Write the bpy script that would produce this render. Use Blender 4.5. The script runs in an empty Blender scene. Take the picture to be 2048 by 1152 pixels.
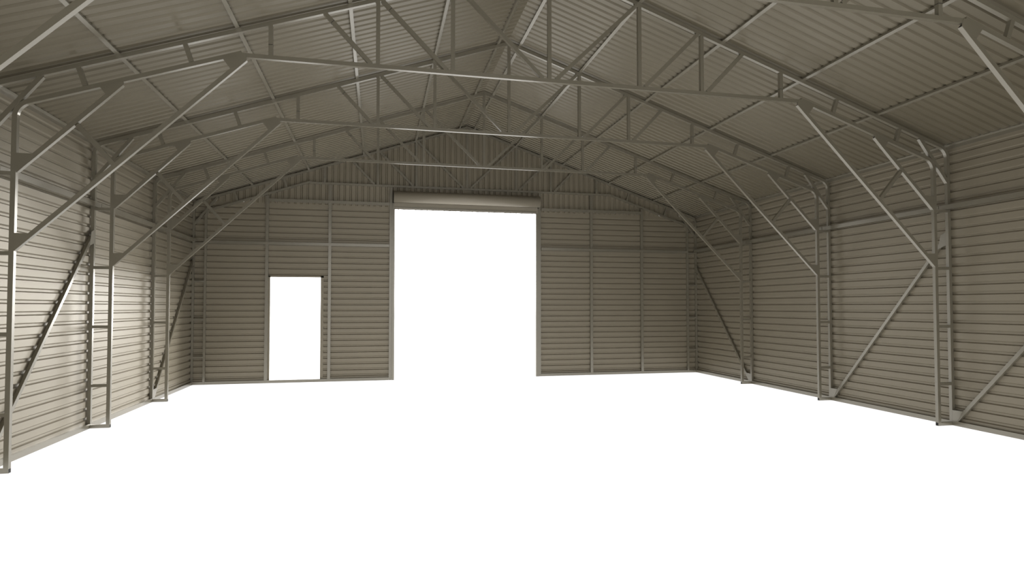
import bpy, math
from mathutils import Matrix, Vector

S = 2.1307            # bay length between portal frames
YZ, YA, YB, YC, YD = -4*S, -3*S, -2*S, -S, 0.0
YFRONT = -13.2        # open end of the shed, just behind the viewer
T = .042              # square tube size
SL = .3375            # roof slope (rise over run)
CS = 1/math.hypot(1, SL)
ZTOP = 5.362          # top of the rafters at the ridge
ROOF = ZTOP + .034    # underside of the roof sheets at the ridge
YSIDE = YFRONT
XW = 5.357            # inner face of the side cladding
PITCH = .12           # cladding rib pitch

scene = bpy.context.scene
col = scene.collection

# ------------------------------------------------------------------ materials
def paint(name, rgb, rough, metal=0.0, ior=1.5, var=.06, scale=1.3, coat=0.0):
    m = bpy.data.materials.new(name); m.use_nodes = True
    nt = m.node_tree; b = nt.nodes['Principled BSDF']
    tc = nt.nodes.new('ShaderNodeTexCoord')
    n = nt.nodes.new('ShaderNodeTexNoise'); n.inputs['Scale'].default_value = scale; n.inputs['Detail'].default_value = 3
    nt.links.new(tc.outputs['Object'], n.inputs['Vector'])
    mr = nt.nodes.new('ShaderNodeMapRange')
    mr.inputs['To Min'].default_value = 1-var; mr.inputs['To Max'].default_value = 1+var
    nt.links.new(n.outputs['Fac'], mr.inputs['Value'])
    mx = nt.nodes.new('ShaderNodeVectorMath'); mx.operation = 'SCALE'
    mx.inputs[0].default_value = rgb
    nt.links.new(mr.outputs['Result'], mx.inputs['Scale'])
    nt.links.new(mx.outputs['Vector'], b.inputs['Base Color'])
    b.inputs['Roughness'].default_value = rough
    b.inputs['Metallic'].default_value = metal
    b.inputs['IOR'].default_value = ior
    return m

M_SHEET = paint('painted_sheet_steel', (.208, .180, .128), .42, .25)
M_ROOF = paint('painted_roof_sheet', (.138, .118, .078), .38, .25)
M_TUBE = paint('galvanised_tube', (.185, .166, .122), .25, .30, 1.9)
M_DRUM = paint('painted_shutter_curtain', (.235, .207, .155), .5, 0.0)
M_DARK = paint('painted_shade_and_seam', (.006, .005, .004), .8)  # near-black: painted shade of hollows and a gap, also seam lines

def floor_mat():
    m = bpy.data.materials.new('white_backlit_floor'); m.use_nodes = True  # translucent so the light added underneath makes the floor glow white
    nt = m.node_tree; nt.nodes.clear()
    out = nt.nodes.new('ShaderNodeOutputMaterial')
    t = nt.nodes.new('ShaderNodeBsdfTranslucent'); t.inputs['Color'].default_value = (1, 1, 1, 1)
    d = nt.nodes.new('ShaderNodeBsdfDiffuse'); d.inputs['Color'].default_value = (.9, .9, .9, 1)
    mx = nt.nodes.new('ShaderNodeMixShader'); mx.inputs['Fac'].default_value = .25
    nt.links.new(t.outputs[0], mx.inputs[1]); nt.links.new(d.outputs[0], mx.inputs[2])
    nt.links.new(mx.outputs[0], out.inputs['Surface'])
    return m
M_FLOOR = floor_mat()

# ------------------------------------------------------------------ mesh helpers
class MB:
    def __init__(s): s.v = []; s.f = []
    def prism(s, poly, axis, a, b):
        """poly: list of 2-D points; extruded along axis ('y': poly is (x,z); 'x': poly is (y,z))."""
        n = len(poly); k = len(s.v)
        ar = sum(poly[i][0]*poly[(i+1) % n][1]-poly[(i+1) % n][0]*poly[i][1] for i in range(n))
        if ar < 0: poly = poly[::-1]
        for e in (a, b):
            for p, q in poly:
                s.v.append((p, e, q) if axis == 'y' else (e, p, q) if axis == 'x' else (p, q, e))
        flip = axis != 'y'
        cap0 = list(range(k, k+n)); cap1 = list(range(k+2*n-1, k+n-1, -1))
        sides = [(k+(i+1) % n, k+i, k+n+i, k+n+(i+1) % n) for i in range(n)]
        fs = [cap0, cap1]+sides
        if flip: fs = [f[::-1] for f in fs]
        s.f += [tuple(f) for f in fs]
        return s
    def box(s, x0, x1, y0, y1, z0, z1):
        return s.prism([(x0, z0), (x1, z0), (x1, z1), (x0, z1)], 'y', y0, y1)
    def build(s, name, mat, parent=None):
        me = bpy.data.meshes.new(name); me.from_pydata(s.v, [], s.f); me.update()
        me.materials.append(mat)
        o = bpy.data.objects.new(name, me); col.objects.link(o)
        if parent: o.parent = parent
        return o

def strip(path, w=T):
    """outline polygon of a flat bar of width w along a 2-D centre line, mitred at the bends."""
    n = len(path); L = []; R_ = []
    for i, p in enumerate(path):
        p = Vector(p)
        d0 = (p-Vector(path[i-1])).normalized() if i > 0 else None
        d1 = (Vector(path[i+1])-p).normalized() if i < n-1 else None
        if d0 is None: d0 = d1
        if d1 is None: d1 = d0
        n0 = Vector((-d0.y, d0.x)); n1 = Vector((-d1.y, d1.x))
        m = (n0+n1).normalized(); k = (w/2)/max(.2, m.dot(n0))
        L.append(tuple(p+m*k)); R_.append(tuple(p-m*k))
    return L+R_[::-1]

def fillet(a, b, c, r, seg=8):
    a, b, c = Vector(a), Vector(b), Vector(c)
    u = (a-b).normalized(); v = (c-b).normalized()
    ang = u.angle(v); t = r/math.tan(ang/2)
    o = b+(u+v).normalized()*(r/math.sin(ang/2))
    p0 = b+u*t; p1 = b+v*t
    e0 = p0-o; e1 = p1-o
    a0 = math.atan2(e0.y, e0.x); a1 = math.atan2(e1.y, e1.x)
    d = (a1-a0+math.pi) % (2*math.pi)-math.pi
    return [(o.x+r*math.cos(a0+d*i/seg), o.y+r*math.sin(a0+d*i/seg)) for i in range(seg+1)]

def mir(path, s): return [(s*x, z) for x, z in path]

def empty(name, loc=(0, 0, 0)):
    o = bpy.data.objects.new(name, None); col.objects.link(o); o.location = loc
    o.empty_display_size = .2
    return o

def tag(o, label=None, cat=None, group=None, kind=None):
    for k, v in (('label', label), ('category', cat), ('group', group), ('kind', kind)):
        if v: o[k] = v
    return o

def copy_tree(o, parent=None):
    c = o.copy(); col.objects.link(c)
    if parent: c.parent = parent
    for ch in list(o.children): copy_tree(ch, c)
    return c

# ------------------------------------------------------------------ portal frames
def zc_top(x): return ZTOP-SL*x                       # upper edge of rafter
V_T = T/CS                                            # vertical size of a sloping tube
def zc_mid(x): return zc_top(x)-V_T/2
Z_LOW = 3.658+SL*4.221                                # lower edge of the lower chord at x = 0
def zl_mid(x): return Z_LOW-SL*x+V_T/2
XO = 5.335; XI = 5.1205                               # centre lines of outer and inner posts
ZT0 = 3.990                                           # underside of the tie beam
XN = 3.147                                            # lower chord meets the tie beam

def tube(path, name, parent, y0=0.0, y1=T, mat=None, w=T):
    return MB().prism(strip(path, w), 'y', y0, y1).build(name, mat or M_TUBE, parent)

def make_frame(name, knees=True):
    r = empty(name)
    e = .001
    for s in (-1, 1):
        # outer post bent over into the rafter, up to the ridge
        corner = (XO, zc_mid(XO))
        p = [(XO, .0)]+fillet((XO, 0), corner, (0, zc_mid(0)), .16)+[(0, zc_mid(0))]
        poly = strip(p); 
        tube(mir(p, s), 'outer_chord', r)
        # inner post bent over into the lower chord, up to the tie beam
        corner = (XI, zl_mid(XI))
        xe = XN+.03
        p = [(XI, T)]+fillet((XI, 0), corner, (0, zl_mid(0)), .16)+[(xe, zl_mid(xe))]
        tube(mir(p, s), 'inner_chord', r)
        # foot rail and ladder rungs between the posts
        a, b = sorted((s*(XI-T/2-.001), s*(XO-T/2)))
        foot = MB().box(a, b, e, T-e, 0, T).build('foot_rail', M_TUBE, r)
        xa = s*(XI-T/2-.0015)
        MB().box(min(xa, xa+s*.0012), max(xa, xa+s*.0012), .003, T-.003, .003, T-.003).build('painted_hollow', M_DARK, foot)  # black cap painting the shaded hollow of the foot rail
        for z in (.527, 1.258, 2.0, 2.737):
            a, b = sorted((s*(XI+T/2-.002), s*(XO-T/2+.002)))
            MB().box(a, b, e, T-e, z-.018, z+.018).build('ladder_rung', M_TUBE, r)
        # struts square to the rafters, between the two chords
        for x in (4.61, 3.695):
            zt = zc_top(x)-V_T+.004
            L = .182
            p = [(x, zt), (x-L*SL*CS, zt-L*CS)]
            tube(mir(p, s), 'chord_strut', r, e, T-e)
        # corner brace across the eaves bend
        hw = .021
        p0 = Vector((4.905, 3.630)); p1 = Vector((5.30, 3.11))
        d = (p1-p0).normalized(); n = Vector((-d.y, d.x))
        if n.x < 0: n = -n
        p = [tuple(p0+n*hw-d*.02), tuple(p1+n*hw+d*.012)]
        tube(mir(p, s), 'corner_brace', r, -.002, T-.004)
        # vertical and diagonal webs over the tie beam
        for x in (1.072, 1.856, 2.908):
            top = zc_top(x)-V_T+.008
            w = tube(mir([(x, ZT0+T-.002), (x, top)], s), 'web_post', r, e, T-e)
            if x > 2.5:
                MB().box(s*x-.0215, s*x+.0215, e-.0006, T-e, 4.137, 4.142).build('joint_seam', M_DARK, w)
        for (x0, z0), (x1, z1), seam in (((.075, 4.03), (1.045, 4.975), 0), ((1.135, 4.03), (1.815, 4.715), 1), ((1.925, 4.03), (2.395, 4.525), 1)):
            dg = tube(mir([(x0, z0), (x1, z1)], s), 'web_diagonal', r, e, T-e)
            if seam and s < 0:
                p0 = Vector((s*x0, z0)); p1 = Vector((s*x1, z1)); d = (p1-p0).normalized()
                q = p1-d*.125
                MB().prism(strip([tuple(q), tuple(q+d*.005)], T+.001), 'y', e-.0006, T-e).build('joint_seam', M_DARK, dg)
        if knees:
            k = math.sqrt(.5)
            # long knee brace: post to tie-beam node; short one: post to lower chord
            for (xa, za), xt, zt in (((5.097, 2.020), 3.128, 3.958), ((5.085, 2.750), 4.226, 3.624)):
                p0 = Vector((xa, za)); p1 = Vector((xt, zt)); d = (p1-p0).normalized()
                n = Vector((d.y, -d.x))
                if n.x < 0: n = -n
                n = Vector((abs(n.x), abs(n.y)))
                q0 = p0+n*hw+d*(.0 if za < 2.5 else .0); q1 = p1+n*hw
                kb = tube(mir([tuple(q0), tuple(q1)], s), 'knee_brace', r, -e, T-e)
                c0 = q1+d*.0002; c1 = q1+d*.0014
                MB().prism(strip(mir([tuple(c0), tuple(c1)], s), T-.008), 'y', .003, T-.005).build('painted_hollow', M_DARK, kb)  # black cap painting the shaded hollow of the brace end
            p = [(4.612, 3.222), (4.300, 2.862)]
            tube(mir(p, s), 'brace_strut', r, e, T-e)
            def plate(poly): MB().prism(mir(poly, s), 'y', -.003, .002).build('gusset_plate', M_TUBE, r)
            plate([(5.10, 2.020), (5.10, 2.186), (4.968, 2.186), (4.94, 2.178)])
            plate([(5.10, 2.765), (5.072, 2.765), (4.94, 2.895), (4.968, 2.925), (5.10, 2.925)])
            plate([(3.128, 3.960), (3.135, 4.0), (3.147, 4.030), (3.354, 3.962), (3.283, 3.865), (3.20, 3.89)])
            plate([(4.222, 3.628), (4.222, 3.665), (4.43, 3.60), (4.372, 3.520), (4.32, 3.53)])
    tube([(-XN-.05, ZT0+T/2), (XN+.05, ZT0+T/2)], 'tie_beam', r, -e*.5, T-e*.5)
    tube([(0, ZT0+T-.002), (0, ZTOP-V_T)], 'king_post', r, e, T-e)
    return r

FR = 'portal frames of the shed'
fA = make_frame('portal_frame'); fA.location.y = YA
tag(fA, 'nearest grey steel portal frame whose whole tie beam and both posts are in view', 'frame', FR)
fB = copy_tree(fA); fB.location.y = YB
tag(fB, 'grey steel portal frame between the nearest full one and the one before the end frame')
fC = copy_tree(fA); fC.location.y = YC
tag(fC, 'grey steel portal frame standing one bay in front of the roller door wall')
fZ = copy_tree(fA); fZ.location.y = YZ
tag(fZ, 'cropped steel portal frame overhead, only its upper knee braces and tie beam end showing')
fD = make_frame('portal_frame', knees=False); fD.location.y = YD
tag(fD, 'end portal frame without knee braces, flat against the wall around the roller door', 'frame', FR)

# ------------------------------------------------------------------ cladding
GD = .017
def rib_profile(a, b):
    """(coordinate, depth) along the sheet from a to b; ribs sit at multiples of PITCH."""
    pts = [(a, 0.0)]
    n = math.ceil((a+.03)/PITCH)
    while n*PITCH+.03 < b:
        c = n*PITCH
        pts += [(c-.024, 0), (c-.011, GD), (c+.011, GD), (c+.024, 0)]
        n += 1
    pts.append((b, 0.0))
    return pts

TH = .0015
def sheet(mb, prof, place0, place1):
    """closed thin sheet: place0/1(c, d) give the 3-D points of both ends of the ribs at profile coordinate c, depth d."""
    n = len(prof); k = len(mb.v)
    for off in (0, TH):
        for pl in (place0, place1):
            for c, d in prof: mb.v.append(pl(c, d+off))
    A, B, C_, D = k, k+n, k+2*n, k+3*n
    for i in range(n-1):
        mb.f += [(A+i, A+i+1, B+i+1, B+i), (C_+i+1, C_+i, D+i, D+i+1),
                 (A+i+1, A+i, C_+i, C_+i+1), (B+i, B+i+1, D+i+1, D+i)]
    mb.f += [(A, B, D, C_), (B+n-1, A+n-1, C_+n-1, D+n-1)]

YBACK = T+.002
ZE = ROOF-SL*XW       # eaves height
for s, nm, lb in ((-1, 'wall_left', 'ribbed steel side wall nearest the small doorway'), (1, 'wall_right', 'ribbed steel side wall away from the small doorway')):
    mb = MB()
    sheet(mb, rib_profile(.02, ZE-.006), lambda c, d: (s*(XW+d), YSIDE, c), lambda c, d: (s*(XW+d), YBACK+.02, c))
    tag(mb.build(nm, M_SHEET), lb, 'wall', kind='structure')

mb = MB()
def hsheet(x0, x1, z0, z1):
    sheet(mb, rib_profile(z0, z1), lambda c, d: (x0, YBACK+d, c), lambda c, d: (x1, YBACK+d, c))
Z_G = 3.577
DX0, DX1, DZ = -3.933, -2.972, 2.098
RX0, RX1, RZ = -1.508, 1.512, 3.545
hsheet(-XW, -3.965, .02, Z_G)
hsheet(-3.965, -2.922, DZ+.028, Z_G)
hsheet(-2.922, RX0-.05, .02, Z_G)
hsheet(RX1+.06, XW, .02, Z_G)
tag(mb.build('wall_back', M_SHEET), 'end wall of horizontal ribbed sheet with two openings', 'wall', kind='structure')
mb = MB()
for s in (-1, 1):
    prof = rib_profile(.0, XW-.003)
    sheet(mb, prof, lambda c, d: (s*c, YBACK+d, Z_G if c > 1.58 else RZ-.01), lambda c, d: (s*c, YBACK+d, ROOF-SL*c-.002))
tag(mb.build('wall_gable', M_SHEET), 'gable of vertical ribbed sheet above the end wall', 'wall', kind='structure')

mb = MB()
for s in (-1, 1):
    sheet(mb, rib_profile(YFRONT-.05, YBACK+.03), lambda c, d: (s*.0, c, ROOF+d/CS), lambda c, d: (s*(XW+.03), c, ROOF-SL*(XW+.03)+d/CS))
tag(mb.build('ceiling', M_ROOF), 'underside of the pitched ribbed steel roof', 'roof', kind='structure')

# base rails, eaves angles
for s, nm in ((-1, 'baseboard_left'), (1, 'baseboard_right')):
    mb = MB(); a, b = sorted((s*(XO-T/2+.002), s*(XW+.012)))
    for y0, y1 in zip((YFRONT, YZ, YA, YB, YC), (YZ, YA, YB, YC, YD)):
        mb.box(a, b, y0+(T+.001 if y0 > YFRONT else 0), y1-.001, 0, .058)
    tag(mb.build(nm, M_TUBE), 'flat steel base rail along the foot of the side wall', 'rail', kind='structure')
mb = MB()
for x0, x1 in ((-5.314, -5.143), (-5.098, -1.617), (1.627, 5.098), (5.143, 5.314)):
    mb.box(x0, x1, .002, T, T*(abs(x0+x1) > 10)+.0005, .058)
tag(mb.build('baseboard_back', M_TUBE), 'flat steel base rail along the foot of the end wall', 'rail', kind='structure')
for i, s in enumerate((-1, 1)):
    a, b = sorted((s*(XW-.001), s*(XW-.035)))
    mb = MB(); za = ROOF-SL*(XW-.03)
    mb.prism([(s*(XW-.0005), ZE-.045), (s*(XW-.003), ZE-.045), (s*(XW-.003), ZE-.006), (s*(XW-.04), ZE+.006), (s*(XW-.04), ZE+.008), (s*(XW-.0005), ZE-.004)], 'y', YFRONT, YBACK-.002)
    tag(mb.build('trim_%d' % (i+1), M_TUBE), 'thin eaves angle where roof meets side wall', 'trim', kind='structure')

for i, s in enumerate((-1, 1)):  # unseen strips added to stop light leaking in at the sheet corners
    a = s*(XW+.019); b = s*(XW-.03)
    mb = MB().prism([(s*(XW+.0195), YBACK+.0195), (s*(XW+.0195), YBACK-.12), (s*(XW+.0215), YBACK-.12), (s*(XW+.0215), YBACK+.0215), (s*(XW-.12), YBACK+.0215), (s*(XW-.12), YBACK+.0195)], 'z', 0, ZE+.01)
    tag(mb.build('trim_%d' % (i+3), M_SHEET), 'folded corner flashing added unseen outside the end wall to block light leaks', 'trim', kind='structure')

mb = MB()  # unseen strip added to block daylight through the roof ribs
for s in (-1, 1):
    mb.prism([(0, ROOF-.10), (s*(XW+.03), ROOF-.10-SL*(XW+.03)), (s*(XW+.03), ROOF+.03-SL*(XW+.03)), (0, ROOF+.03)], 'y', YBACK+.031, YBACK+.033)
tag(mb.build('trim_5', M_SHEET), 'barge flashing added unseen behind the gable to block light under the roof edge', 'trim', kind='structure')

# personnel door opening: flat trim round it
mb = MB()
y0, y1 = YBACK-.003, YBACK+.021
mb.box(-3.972, DX0, y0, y1, .058, DZ+.03); mb.box(DX1, -2.915, y0, y1, .058, DZ+.03)
mb.box(-3.972, -2.915, y0, y1, DZ, DZ+.030)
d1 = tag(mb.build('door_1', M_SHEET), 'flat steel trim round the small open doorway', 'doorway', kind='structure')

# ------------------------------------------------------------------ roof purlins
PU = 'roof purlins running the length of the shed'
ordinal = {0: 'topmost purlin beside the ridge', 1: 'second purlin down from the ridge', 2: 'middle purlin, third down from the ridge', 3: 'fourth purlin down from the ridge', 4: 'lowest purlin, next above the eaves'}
for s in (-1, 1):
    for i, x in enumerate((.165, 1.083, 2.142, 3.222, 4.285)):
        pth = [(x-.02*CS, zc_top(x-.02*CS)+.0155/CS), (x+.02*CS, zc_top(x+.02*CS)+.0155/CS)]
        mb = MB().prism(mir(strip(pth, .030), s), 'y', YFRONT, YBACK-.002)
        o = mb.build('roof_purlin', M_TUBE)
        tag(o, ordinal[i]+(' on the roof slope over the small doorway' if s < 0 else ' on the roof slope opposite the small doorway'), 'purlin', PU)

# ------------------------------------------------------------------ side wall girts
bays = ((YFRONT, YZ), (YZ, YA), (YA, YB), (YB, YC), (YC, YD))
bn = ('in the bay nearest the viewer', 'in the bay before the nearest full portal frame', 'in the bay behind the nearest full portal frame', 'in the middle bay', 'in the last bay beside the end wall')
for s in (-1, 1):
    for (a, b), w in zip(bays, bn):
        if a == YFRONT: continue
        x0, x1 = sorted((s*5.274, s*5.3135))
        mb = MB()
        mb.box(x0, x1, a+.10, (b+.092 if b < YD else b-.002), 2.757, 2.818)
        o = mb.build('wall_girt', M_TUBE)
        tag(o, 'horizontal girt on the %s wall, %s' % ('doorway-side' if s < 0 else 'braced far-side', w), 'girt', 'side wall girts')

# ------------------------------------------------------------------ diagonal wall braces
def brace(s, ybot, ytop, label):
    """ybot / ytop: y of the post faces the brace runs between."""
    r = empty('wall_brace', (s*5.335, 0, 0))
    d = 1 if ytop > ybot else -1
    p0 = Vector((ybot+d*.004, .066)); p1 = Vector((ytop-d*.004, 2.42))
    u = (p1-p0).normalized()
    n = Vector((u.y, -u.x))
    if n.x*d < 0: n = -n
    q0 = p0+n*.021*1; q1 = p1-n*.0
    q0 = Vector((ybot+d*.05, .062)); q1 = Vector((ytop-d*.03, 2.38))
    MB().prism(strip([tuple(q0), tuple(q1)], .042), 'x', -.018, .018).build('brace_bar', M_TUBE, r)
    xp = -s*.0188; a, b = sorted((xp, xp-s*.002))
    MB().prism([(ybot+d*.001, .06), (ybot+d*.001, .195), (ybot+d*.145, .20), (ybot+d*.07, .06)], 'x', a, b).build('gusset_plate', M_TUBE, r)
    MB().prism([(ytop-d*.001, 2.47), (ytop-d*.001, 2.30), (ytop-d*.115, 2.26), (ytop-d*.07, 2.44)], 'x', a, b).build('gusset_plate', M_TUBE, r)
    return tag(r, label, 'brace', 'diagonal wall braces')
brace(-1, YA+T, YB, 'diagonal brace on the doorway-side wall, behind the nearest full portal frame')
brace(-1, YC+T, YD, 'diagonal brace on the doorway-side wall, in the last bay beside the end wall')
brace(1, YC+T, YD, 'dark diagonal brace on the far-side wall, in the last bay beside the end wall')
brace(1, YB, YA+T, 'diagonal brace on the far-side wall, falling away behind the nearest full portal frame')
brace(1, YA, YZ+T, 'diagonal brace on the far-side wall, rising towards the viewer out of the picture')

# ------------------------------------------------------------------ end wall posts and girts
def post(x, w, ztop, label, z0=.0585):
    mb = MB().box(x-w/2, x+w/2, .004, T-.001, z0, ztop)
    tag(mb.build('end_wall_post', M_TUBE), label, 'post', 'posts of the end wall')
zl = lambda x: Z_LOW-SL*abs(x)-.002
post(-3.998, .058, zl(-4.03), 'slim end wall post at the edge of the small doorway nearest the corner')
post(-2.800, .058, ZT0-.002, 'slim end wall post between the small doorway and the roller door')
post(2.790, .058, ZT0-.002, 'slim end wall post next to the roller door on the side without a doorway')
post(3.993, .058, zl(4.025), 'slim end wall post nearest the corner on the side without a doorway')
post(-1.588, .055, ZT0-.002, 'post carrying the roller door on the small doorway side', .0)
post(1.600, .050, ZT0-.002, 'post carrying the roller door on the side away from the small doorway', .0)
for (x0, x1, z, lb) in ((-5.095, -1.62, 2.765, 'long low girt crossing above the small doorway'),
                        (-3.965, -1.62, 3.630, 'upper girt under the gable sheet on the small doorway side'),
                        (1.63, 5.095, 2.765, 'long low girt across the end wall on the side without a doorway'),
                        (1.63, 3.96, 3.630, 'upper girt under the gable sheet on the side without a doorway')):
    o = MB().box(x0, x1, -.024, .003, z-.029, z+.029).build('end_wall_girt', M_TUBE)
    tag(o, lb, 'girt', 'girts of the end wall')

# ------------------------------------------------------------------ roller door
r = empty('roller_door', (0, 0, 0))
tag(r, 'rolled-up steel roller door over the big open doorway', 'roller door')
mb = MB(); N = 40; cy, cz, R = -.125, 3.770, .118
x0, x1 = -1.535, 1.560
ring = [(cy+R*math.cos(2*math.pi*i/N), cz+R*math.sin(2*math.pi*i/N)) for i in range(N)]
mb.prism(ring, 'x', x0, x1)
roll = mb.build('curtain_roll', M_DRUM, r)
for p in roll.data.polygons: p.use_smooth = len(p.vertices) == 4
mb = MB().box(RX0-.02, RX1+.03, -.03, -.012, RZ, 3.662)
mb.build('curtain_end', M_DRUM, r)
MB().box(RX0-.005, RX1+.005, -.034, -.0305, RZ, RZ+.035).build('bottom_rail', M_TUBE, r)
MB().box(-1.559, RX0, -.012, T, .0, 3.655).build('guide_track', M_TUBE, r)
MB().box(RX1, 1.574, -.012, T, .0, 3.640).build('guide_track', M_TUBE, r)
for x in (-1.552, 1.562):
    mb = MB(); mb.prism([(-.012, 3.645), (-.012, 3.90), (-.14, 3.90), (-.19, 3.77), (-.14, 3.69)], 'x', x, x+.004)
    mb.build('end_bracket', M_DARK if x < 0 else M_TUBE, r)  # left one black, painting the shaded gap beside the roll

# ------------------------------------------------------------------ floor
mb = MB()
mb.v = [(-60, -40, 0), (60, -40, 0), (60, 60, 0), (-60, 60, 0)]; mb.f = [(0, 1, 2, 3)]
tag(mb.build('floor', M_FLOOR), 'bare translucent white floor, backlit from below, running out through the doorways', 'floor', kind='structure')

# ------------------------------------------------------------------ light
w = bpy.data.worlds.new('white_overcast'); scene.world = w; w.use_nodes = True
nt = w.node_tree; bg = nt.nodes['Background']
bg.inputs['Color'].default_value = (1, 1, 1, 1)
UNDERFLOOR_GLOW, SKY_BACK, SKY_FORE = 1.48, 1.6, 5.0    # glow added under the floor, white haze behind the viewer, beyond the far doors
tc = nt.nodes.new('ShaderNodeTexCoord'); sp = nt.nodes.new('ShaderNodeSeparateXYZ')
nt.links.new(tc.outputs['Generated'], sp.inputs[0])
m1 = nt.nodes.new('ShaderNodeMapRange'); m1.interpolation_type = 'SMOOTHSTEP'
for k, v in (('From Min', .2), ('From Max', .95), ('To Min', SKY_BACK), ('To Max', SKY_FORE)): m1.inputs[k].default_value = v
dp = nt.nodes.new('ShaderNodeVectorMath'); dp.operation = 'DOT_PRODUCT'; dp.inputs[1].default_value = (.5, .866, 0)
nt.links.new(tc.outputs['Generated'], dp.inputs[0]); nt.links.new(dp.outputs['Value'], m1.inputs['Value'])
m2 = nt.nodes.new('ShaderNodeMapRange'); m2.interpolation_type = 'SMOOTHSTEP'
for k, v in (('From Min', -.02), ('From Max', .03), ('To Min', UNDERFLOOR_GLOW)): m2.inputs[k].default_value = v
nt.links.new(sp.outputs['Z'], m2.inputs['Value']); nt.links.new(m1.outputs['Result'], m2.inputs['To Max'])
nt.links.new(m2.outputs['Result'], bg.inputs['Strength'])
def sun(name, d, energy, angle, rgb=(1, 1, 1)):
    L = bpy.data.lights.new(name, 'SUN'); L.energy = energy; L.angle = math.radians(angle); L.color = rgb
    o = bpy.data.objects.new(name, L); col.objects.link(o)
    o.rotation_euler = Vector(d).to_track_quat('Z', 'Y').to_euler()      # d points from the place towards the sun
    o.location = (8, -20, 8)
sun('low_hazy_sun', (.66, .73, .17), 11.8, 52)

# ------------------------------------------------------------------ camera
cam = bpy.data.cameras.new('camera'); co = bpy.data.objects.new('camera', cam); col.objects.link(co)
yaw, pitch = .2166, .0304
f = Vector((math.sin(yaw)*math.cos(pitch), math.cos(yaw)*math.cos(pitch), math.sin(pitch)))
rt = Vector((math.cos(yaw), -math.sin(yaw), 0)); up = rt.cross(f)
co.matrix_world = Matrix(((rt.x, up.x, -f.x, -1.8385), (rt.y, up.y, -f.y, -12.8016), (rt.z, up.z, -f.z, 1.5118), (0, 0, 0, 1)))
cam.sensor_width = 36; cam.lens = 1217.31/2048*36
cam.clip_end = 300
scene.camera = co

vs = scene.view_settings
scene.display_settings.display_device = 'sRGB'
vs.view_transform = 'Standard'; vs.look = 'None'; vs.exposure = 0; vs.gamma = 1; vs.use_curve_mapping = False
scene.cycles.max_bounces = 10; scene.cycles.diffuse_bounces = 5; scene.cycles.glossy_bounces = 5
scene.cycles.use_denoising = True
